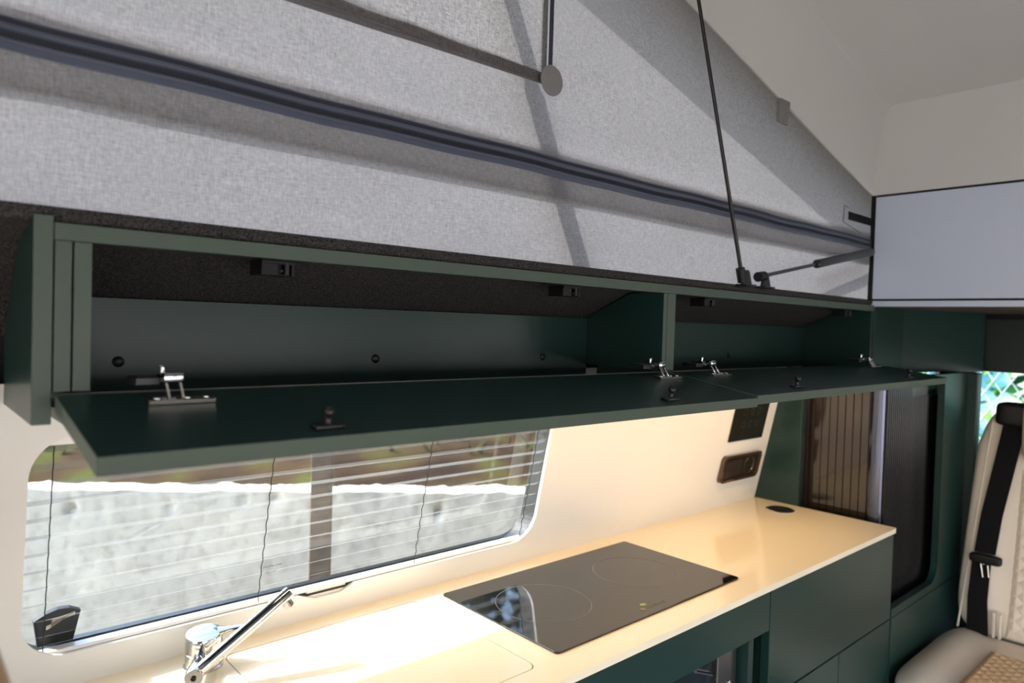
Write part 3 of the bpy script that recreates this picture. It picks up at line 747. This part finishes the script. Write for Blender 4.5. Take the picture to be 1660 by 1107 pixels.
for (xa, za, xb, zb) in ((1.872, 1.729, 1.868, 1.685), (1.868, 1.685, 1.98, 1.668), (1.872, 1.729, 1.90, 1.725)):
    tube(bm, [(xa, YC-.003, za), (xb, YC-.003, zb)], .0008, 5)
obj('stitching', bm, ZIPT, sb)
# other canvas sides of the pop-up roof
c2 = sheet(-1.45, 2.06, lambda x: 1.485, lambda x: edge(x)-.003, -YC, 60, 12)
tag(obj('opposite_canvas', c2, CANVAS, smooth=True), 'grey canvas side of the pop-up roof on the door side', 'canvas')
bm = B(); bm.faces.new([bm.verts.new(p) for p in ((-1.42, -.75, 1.485), (-1.42, .75, 1.485), (-1.42, .75, edge(-1.42)+.22), (-1.42, -.75, edge(-1.42)+.22))])
tag(obj('rear_canvas', bm, CANVAS), 'grey canvas end wall of the pop-up roof', 'canvas')

# outer strut and cable outside the canvas (their shadows fall on it)
def back(x, z, o): return V((x-SUN.x/-SUN.y*o, YC+o, z+(-SUN.z/-SUN.y)*o))
os_ = thing('outer_roof_strut', 'flat lifting arm outside the canvas casting a slanting grey shadow', 'strut', (.7, .86, 1.45))
bm = B(); pA, pB = V((.655, 0, 1.93)), V((.905, 0, 1.44))
for (p, q, w_) in (((.640, 1.98), (.752, 1.752), .030), ((.752, 1.752), (.905, 1.42), .040)):
    a, b = back(p[0], p[1], .055), back(q[0], q[1], .055); h = w_/2
    hexa(bm, [a+V((-h, -.002, 0)), a+V((h, -.002, 0)), a+V((h, .002, 0)), a+V((-h, .002, 0)), b+V((-h, -.002, 0)), b+V((h, -.002, 0)), b+V((h, .002, 0)), b+V((-h, .002, 0))])
obj('arm', bm, BLACKM, os_); bm = B()
a, b = back(1.76, 1.478, .04), back(2.06, 1.548, .04)
hexa(bm, [a+V((0, -.002, -.012)), b+V((0, -.002, -.016)), b+V((0, .002, -.016)), a+V((0, .002, -.012)), a+V((0, -.002, .006)), b+V((0, -.002, .014)), b+V((0, .002, .014)), a+V((0, .002, .006))])
obj('hinge_arm', bm, BLACKM, os_)

# ------------------------------------------------------------------ support rod and gas spring inside the canvas
def clevis(bm, x, dirn=1):
    y = .776
    prism(bm, [(x-.019, 1.489), (x+.019, 1.489), (x+.008, 1.516), (x+.003, 1.520), (x-.003, 1.520), (x-.008, 1.516)], lambda a, z: V((a, y-.0035, z)), lambda a, z: V((a, y+.002, z)), 0, .0006)
    box(bm, x-.022, x+.022, y-.012, y+.012, 1.486, 1.490, .0008)
sr = thing('support_rod', 'thin black upright rod on a bracket rising steeply to the roof', 'rod', (1.36, .776, 1.488))
bm = B(); tube(bm, [(1.332, .772, 1.512), (1.128, .772, 2.046)], .0034, 12); r1 = obj('rod', bm, BLACKM, sr, True)
bm = B(); tube(bm, [(1.338, .778, 1.512), (1.137, .778, 2.046)], .0026, 10); obj('second_rod', bm, BLACKM, sr, True)
bm = B(); dd2 = V((1.132-1.332, 0, 2.035-1.512)).normalized(); tube(bm, [V((1.334, .773, 1.503))-dd2*.010, V((1.334, .773, 1.503))+dd2*.020], .0095, 14); obj('end_fitting', bm, BLACKP, sr, True)
bm = B(); tube(bm, [(1.1365, .797, 2.046), (1.1365, .766, 2.046)], .009, 12); obj('upper_fitting', bm, BLACKP, sr, True)
bm = B(); clevis(bm, 1.358); obj('bracket', bm, BLACKM, sr)
gs = thing('gas_spring', 'short black gas spring lying low against the canvas beside the white bulkhead', 'gas spring', (1.44, .776, 1.488))
bm = B(); tube(bm, [(1.41, .772, 1.510), (1.68, .772, 1.559)], .0042, 14); obj('piston_rod', bm, mat('dark_steel', (.12, .13, .13, 1), .25, metal=1), gs, True)
bm = B(); dg = V((.365, 0, .066)).normalized(); a = V((1.665, .772, 1.5565))
tube(bm, [a, a+dg*.006, a+dg*.012, a+dg*.330, a+dg*.342], [.007, .0105, .0105, .0105, .004], 20); obj('cylinder', bm, BLACKM, gs, True)
bm = B(); tube(bm, [(1.398, .772, 1.508), (1.424, .772, 1.512)], .0105, 16); obj('end_fitting', bm, BLACKP, gs, True)
bm = B(); clevis(bm, 1.438); obj('bracket', bm, BLACKM, gs)

# ------------------------------------------------------------------ seat
st = thing('swivel_seat', 'cream leather seat with diamond quilting and a black integrated belt', 'seat', (2.3, .43, 0))
def quilt(a, b, p=.034, h=.0045):
    s_ = abs(math.sin(math.pi*(a+b)/p/1.0)); t_ = abs(math.sin(math.pi*(a-b)/p/1.0)); return h*(min(s_, t_)**.5)
ZC = .43; CX, CYs = 2.25, .43
def cush(u, v, w_, p):
    if w_ > 0:
        k = w_
        side_ = max(0, (abs(v)-.55)/.45)
        p.z += k*(.012*math.sin(min(1, side_)*math.pi)+.010*(u > -2)*0)
        p.z -= k*.020*max(0, -u-.6)/.4*.6
    if u < -.55 and abs(v) > .5: p.x += .05*(abs(v)-.5)*(-u-.55)*2
    return p
bm = B(); soft(bm, (CX, CYs, ZC), (.278, .262, .068), 7, 34, cush); obj('cushion', bm, LEATHER, st, True)
bm = B(); N_ = 130; G = []
ix0, ix1, iy0, iy1 = 1.99, 2.372, .315, .545
for i in range(N_+1):
    row = []
    for j in range(N_+1):
        u, v = i/N_, j/N_; x = ix0+(ix1-ix0)*u; y = iy0+(iy1-iy0)*v
        e_ = min(1, min(u, 1-u, v, 1-v)*14)
        row.append(bm.verts.new((x, y, .4955+.008*e_**.5+quilt(x, y)*e_ - .012*max(0, (.25-u))/.25)))
    G.append(row)
for i in range(N_):
    for j in range(N_): bm.faces.new((G[i][j], G[i+1][j], G[i+1][j+1], G[i][j+1]))
obj('seat_quilting', bm, TAN, st, True)
bm = B()
box(bm, 2.05, 2.50, .20, .66, .30, .37, .01); box(bm, 2.1, 2.45, .25, .6, -.073, .30, .01); obj('seat_base', bm, BLACKP, st)
bm = B()
pts2 = []
for t in range(0, 31):
    k = t/30; pts2.append((2.50-.50*k, .69-.003-.03*max(0, (k-.75)*4)**2*1.0, .466-.01*k))
tube(bm, pts2, .003, 8); obj('cushion_piping', bm, LEATHER, st, True)
# backrest: leans away towards the cab
BX = lambda z: 2.495+.12*(z-.5)/.65
def backp(u, v, w_, p):
    z = p.z+.835; k = (z-.5)/.65
    p.y *= 1-.085*max(0, min(1.1, k))-.10*max(0, k-.85)*4*abs(v)
    p.x += .12*k
    if u < 0: p.x -= .016*max(0, min(1, (abs(v)-.45)/.3))*(-u)
    return p
bm = B(); soft(bm, (2.56, .43, .835), (.06, .250, .345), 8, 34, backp); obj('backrest', bm, LEATHER, st, True)
bm = B(); G = []
for i in range(N_+1):
    row = []
    for j in range(N_+1):
        u, v = i/N_, j/N_; z = .50+.50*u; y = .30+(.24)*v+.0
        e_ = min(1, min(u, 1-u, v, 1-v)*16); k = (z-.5)/.65
        row.append(bm.verts.new((2.500+.12*k+.004-.008*e_**.5-quilt(y, z, .036, .005)*e_, y, z)))
    G.append(row)
for i in range(N_):
    for j in range(N_): bm.faces.new((G[i][j], G[i+1][j], G[i+1][j+1], G[i][j+1]))
obj('back_quilting', bm, LEATHER, st, True)
bm = B()
pp = [(2.487+.12*k, .665-.040*k-.003, (.50+.64*k)) for k in [t/20 for t in range(21)]]
tube(bm, pp, .003, 8); obj('back_piping', bm, LEATHER, st, True)
bm = B(); soft(bm, (2.605, .415, 1.125), (.055, .125, .115), 5, 18); obj('headrest', bm, LEATHER, st, True)
bm = B(); soft(bm, (2.615, .530, 1.158), (.04, .082, .036), 7, 14, rot=Matrix.Rotation(math.radians(2), 3, 'X')); gd = obj('belt_guide', bm, BLACKP, st, True)
def ribbon(name, pts, w_, m, parent, th=.002):
    bm = B(); A = []
    for (x, y, z, ww) in pts: A.append([bm.verts.new(p) for p in ((x, y-ww, z), (x, y+ww, z), (x+th, y+ww, z), (x+th, y-ww, z))])
    for a, b in zip(A, A[1:]):
        for k in range(4): bm.faces.new((a[k], a[(k+1) % 4], b[(k+1) % 4], b[k]))
    bm.faces.new(A[0]); bm.faces.new(A[-1][::-1]); return obj(name, bm, m, parent)
BXf = lambda z: 2.478+.12*(z-.5)/.65
rb = ribbon('belt_strap', [(BXf(1.15)-.004, .560, 1.145, .029), (BXf(1.0)-.006, .578, 1.0, .0285), (BXf(.85)-.006, .598, .85, .028), (BXf(.76)-.008, .607, .735, .028)], 0, BELT, st)
ribbon('lower_belt', [(BXf(.72)-.010, .612, .715, .025), (BXf(.6)-.010, .613, .60, .026), (BXf(.5)-.006, .606, .50, .028)], 0, BELT, st)
bm = B(); soft(bm, (BXf(.72)-.016, .600, .722), (.013, .042, .014), 5, 10); bk2 = obj('belt_tongue', bm, BLACKP, st, True)
bm = B()
xx = BXf(.69)-.020
tube(bm, [(xx, .610, .708), (xx, .592, .706), (xx, .588, .672), (xx, .603, .668)], .0028, 8, closed=True); obj('steel_loop', bm, CHROME, bk2, True)
bm = B(); box(bm, 2.474, 2.49, .562, .570, .50, .575, .002); box(bm, 2.470, 2.486, .546, .553, .50, .575, .003); obj('buckle_slot', bm, LEATHER, st)

st.scale = (.95, .95, .95); st.location = (2.185, .4085, .0695)
# tan seat back in the near left corner
fb = thing('near_seat_back', 'tan-brown upholstered seat back cut off by the lower left edge', 'seat', (-.12, .50, 0))
bm = B(); soft(bm, (-.14, .505, .86), (.205, .05, .356), 10, 28); obj('cushion', bm, BROWNL, fb, True)
bm = B(); box(bm, -.30, .02, .47, .56, .0, .66, .01); obj('base', bm, BLACKP, fb)

# ================================================================== OUTDOORS
bm = B(); bm.faces.new([bm.verts.new(p) for p in ((-20, -20, -.35), (25, -20, -.35), (25, 25, -.35), (-20, 25, -.35))]); o = obj('ground', bm, GROUND, origin=(0, 0, -.35)); o['kind'] = 'structure'
# rough concrete wall, square to the camera's view
wa = yaw-math.radians(5)
FH = V((math.sin(wa), math.cos(wa), 0)); RH = V((math.cos(wa), -math.sin(wa), 0))
D = 3.0
bm = B(); G = []
nx, nz = 240, 40
prof_ = lambda s_: .662+.010*noise.noise(V((s_*2.3, 0, 3)))+.012*noise.noise(V((s_*11, 0, 7)))
for i in range(nx+1):
    s_ = -2.9+3.45*i/nx; zt = prof_(s_); row = []
    for j in range(nz+1):
        z = -.4+(zt+.4)*j/nz; n_ = .006*noise.noise(V((s_*6, z*7, 0)))+.004*noise.noise(V((s_*21, z*25, 4)))+.008*noise.noise(V((s_*1.5, z*2, 9)))
        pit_ = max(0, noise.noise(V((s_*16, z*16, 2)))-.25)*.10*max(0, min(1, 1-abs(zt-.07-z)/.08))
        row.append(bm.verts.new(FH*(D+n_+pit_)+RH*s_+V((0, 0, z))))
    for (dd_, dz) in ((.03, .010), (.09, .006), (.15, -.004), (.22, -.03), (.24, -.3)):
        row.append(bm.verts.new(FH*(D+dd_)+RH*s_+V((0, 0, zt+dz+.009*noise.noise(V((s_*9, dd_*14, 1)))+.009*noise.noise(V((s_*31, dd_*40, 1)))))))
    G.append(row)
for i in range(nx):
    for j in range(len(G[0])-1): bm.faces.new((G[i][j], G[i+1][j], G[i+1][j+1], G[i][j+1]))
tag(obj('concrete_wall', bm, CONC, smooth=True), 'rough weathered concrete wall standing outside the side window', 'wall')
# grassy bank rising behind it
bm = B(); G = []
for i in range(61):
    s_ = -6+6.8*i/60; row = []
    for j in range(31):
        d_ = 3.27+7*j/30; z = .60+.55*(d_-3.27)*.62+.10*noise.noise(V((s_*.9, d_*.9, 2)))+.03*noise.noise(V((s_*4, d_*4, 2)))
        row.append(bm.verts.new(FH*d_+RH*s_+V((0, 0, z))))
    G.append(row)
for i in range(60):
    for j in range(30): bm.faces.new((G[i][j], G[i+1][j], G[i+1][j+1], G[i][j+1]))
o = obj('grassy_bank', bm, BANK, smooth=True); o['kind'] = 'structure'
bm = B()
for k in range(2600):
    s_ = random.uniform(-4, .5); d_ = random.uniform(3.6, 7); z = .60+.55*(d_-3.27)*.62-.03; c = FH*d_+RH*s_+V((0, 0, z)); h = random.uniform(.04, .16)*(.6+.2*d_/3); a = random.uniform(0, 6.28); w_ = random.uniform(.006, .02)
    sd = V((math.cos(a), math.sin(a), 0)); lean = V((random.uniform(-.06, .06), random.uniform(-.06, .06), 0))
    vs_ = [bm.verts.new(p) for p in (c-sd*w_, c+sd*w_, c+sd*w_*.6+lean+V((0, 0, h*.7)), c+lean*1.6+V((0, 0, h)))]; bm.faces.new(vs_)
tag(obj('grass_tufts', bm, GRASS), 'dry and green grass tufts growing on the bank behind the concrete wall', 'grass', kind='stuff')
# dark trees beyond the bank, ahead of the camera
def tree(c, h, rr, label):
    t = thing('tree', label, 'tree', c)
    b_ = B(); tube(b_, [c+V((0, 0, -.2)), c+V((.1, .05, h*.35)), c+V((0, .1, h*.7))], [.22, .16, .08], 10); obj('trunk', b_, POST, t, True)
    b_ = B()
    for k in range(3800):
        a = V((random.gauss(0, 1), random.gauss(0, 1), random.gauss(0, 1))).normalized()*random.uniform(.55, 1)
        p = c+V((a.x*rr, a.y*rr, h*.55+a.z*h*.5)); n_ = V((random.gauss(0, 1), random.gauss(0, 1), random.gauss(0, 1))).normalized(); x, y = frame_of(n_); q = random.uniform(.12, .24)
        b_.faces.new([b_.verts.new(p+d) for d in (-x*q, -y*q*.55, x*q, y*q*.55)])
    obj('foliage', b_, LEAFD, t)['kind'] = 'stuff'
for (dd_, s_, h, rr, lb) in ((12.5, -1.0, 9, 2.6, 'dark broad tree straight beyond the grassy bank'), (12.0, 4.5, 9.5, 2.8, 'dark broad tree to the right beyond the bank'), (14.5, 10, 10, 3.2, 'dark broad tree farthest right behind the hedge')):
    tree(FH*dd_+RH*s_+V((0, 0, .8 if s_ < 6 else -.3)), h, rr, lb)
# unseen pale building added across the yard to bounce sunlight through the open door
bm = B()
ops = [rrect(-6+4*k, -4.6+4*k, .7, 2.2, .01, 1) for k in range(4)]
holed(bm, [(-9, -.35), (11, -.35), (11, 4.6), (-9, 4.6)], ops, lambda x, z: V((x, -6.5, z)), lambda x, z: V((x, -6.8, z)))
struct(obj('wall_yard_bounce', bm, WHITE, origin=(0, -6.5, -.35)))
# post between window and wall
c = FH*1.95+RH*(-.66)
pc = V((1.025, 2.0, 0)); pd = V((math.sin(yaw-.16), math.cos(yaw-.16), 0)); pr_ = V((pd.y, -pd.x, 0))
bm = B(); hexa(bm, [pc+pr_*a*.0325+pd*b*.012+V((0, 0, z)) for z in (-.35, 2.3) for a, b in ((-1, -1), (1, -1), (1, 1), (-1, 1))], .003)
tag(obj('outdoor_post', bm, POST), 'brown upright post standing between the side window and the concrete wall', 'post')
# chain-link fence seen past the seat
fx = 4.6
fn_ = thing('chain_link_fence', 'galvanised chain-link fence seen through the far window above the seat', 'fence', (fx, .9, -.35))
bm = B(); p_ = .085
def wire(bm, a, b, r_=.0032):
    tube(bm, [a, b], r_, 5, cap=False)
k = -60
while k < 60:
    y = k*p_
    for sg in (1, -1):
        za, zb = -.35, 1.75; ya = y; yb = y+sg*(zb-za)*.62
        if max(ya, yb) > -.6 and min(ya, yb) < 3.2:
            t0, t1 = 0, 1
            wire(bm, (fx+.004*sg, ya, za), (fx+.004*sg, yb, zb))
    k += 1
obj('wire_mesh', bm, GALV, fn_)['kind'] = 'stuff'
for y in (-.6, 3.1):
    bm = B(); tube(bm, [(fx+.03, y, -.35), (fx+.03, y, 1.8)], .02, 12); obj('post', bm, GALV, fn_)
bm = B()
for k in range(5200):
    c = V((random.uniform(5.3, 6.6), random.uniform(-1.4, 4.2), random.uniform(-.3, 2.1))); a = V((random.gauss(0, 1), random.gauss(0, 1), random.gauss(0, 1))).normalized(); x, y = frame_of(a); s_ = random.uniform(.03, .07)
    vs_ = [bm.verts.new(c+q) for q in (-x*s_, -y*s_*.5, x*s_, y*s_*.5)]; bm.faces.new(vs_)
tag(obj('hedge', bm, LEAF), 'blurred green hedge growing behind the chain-link fence', 'hedge', kind='stuff')
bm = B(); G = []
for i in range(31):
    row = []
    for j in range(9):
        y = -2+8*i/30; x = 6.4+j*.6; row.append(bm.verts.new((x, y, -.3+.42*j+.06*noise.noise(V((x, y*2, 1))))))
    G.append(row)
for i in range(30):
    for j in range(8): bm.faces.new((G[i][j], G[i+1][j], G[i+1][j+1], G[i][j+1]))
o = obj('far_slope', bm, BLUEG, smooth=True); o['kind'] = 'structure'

# warm LED under the overhead cabinet: the lamp that belongs to the strip
ll = bpy.data.lights.new('led_light', 'AREA'); ll.shape = 'RECTANGLE'; ll.size = 1.5; ll.size_y = .012; ll.energy = LED_W; ll.color = (1, .62, .27)
lo = bpy.data.objects.new('led_light', ll); COL.objects.link(lo); lo.location = (1.16, .82, 1.2725)
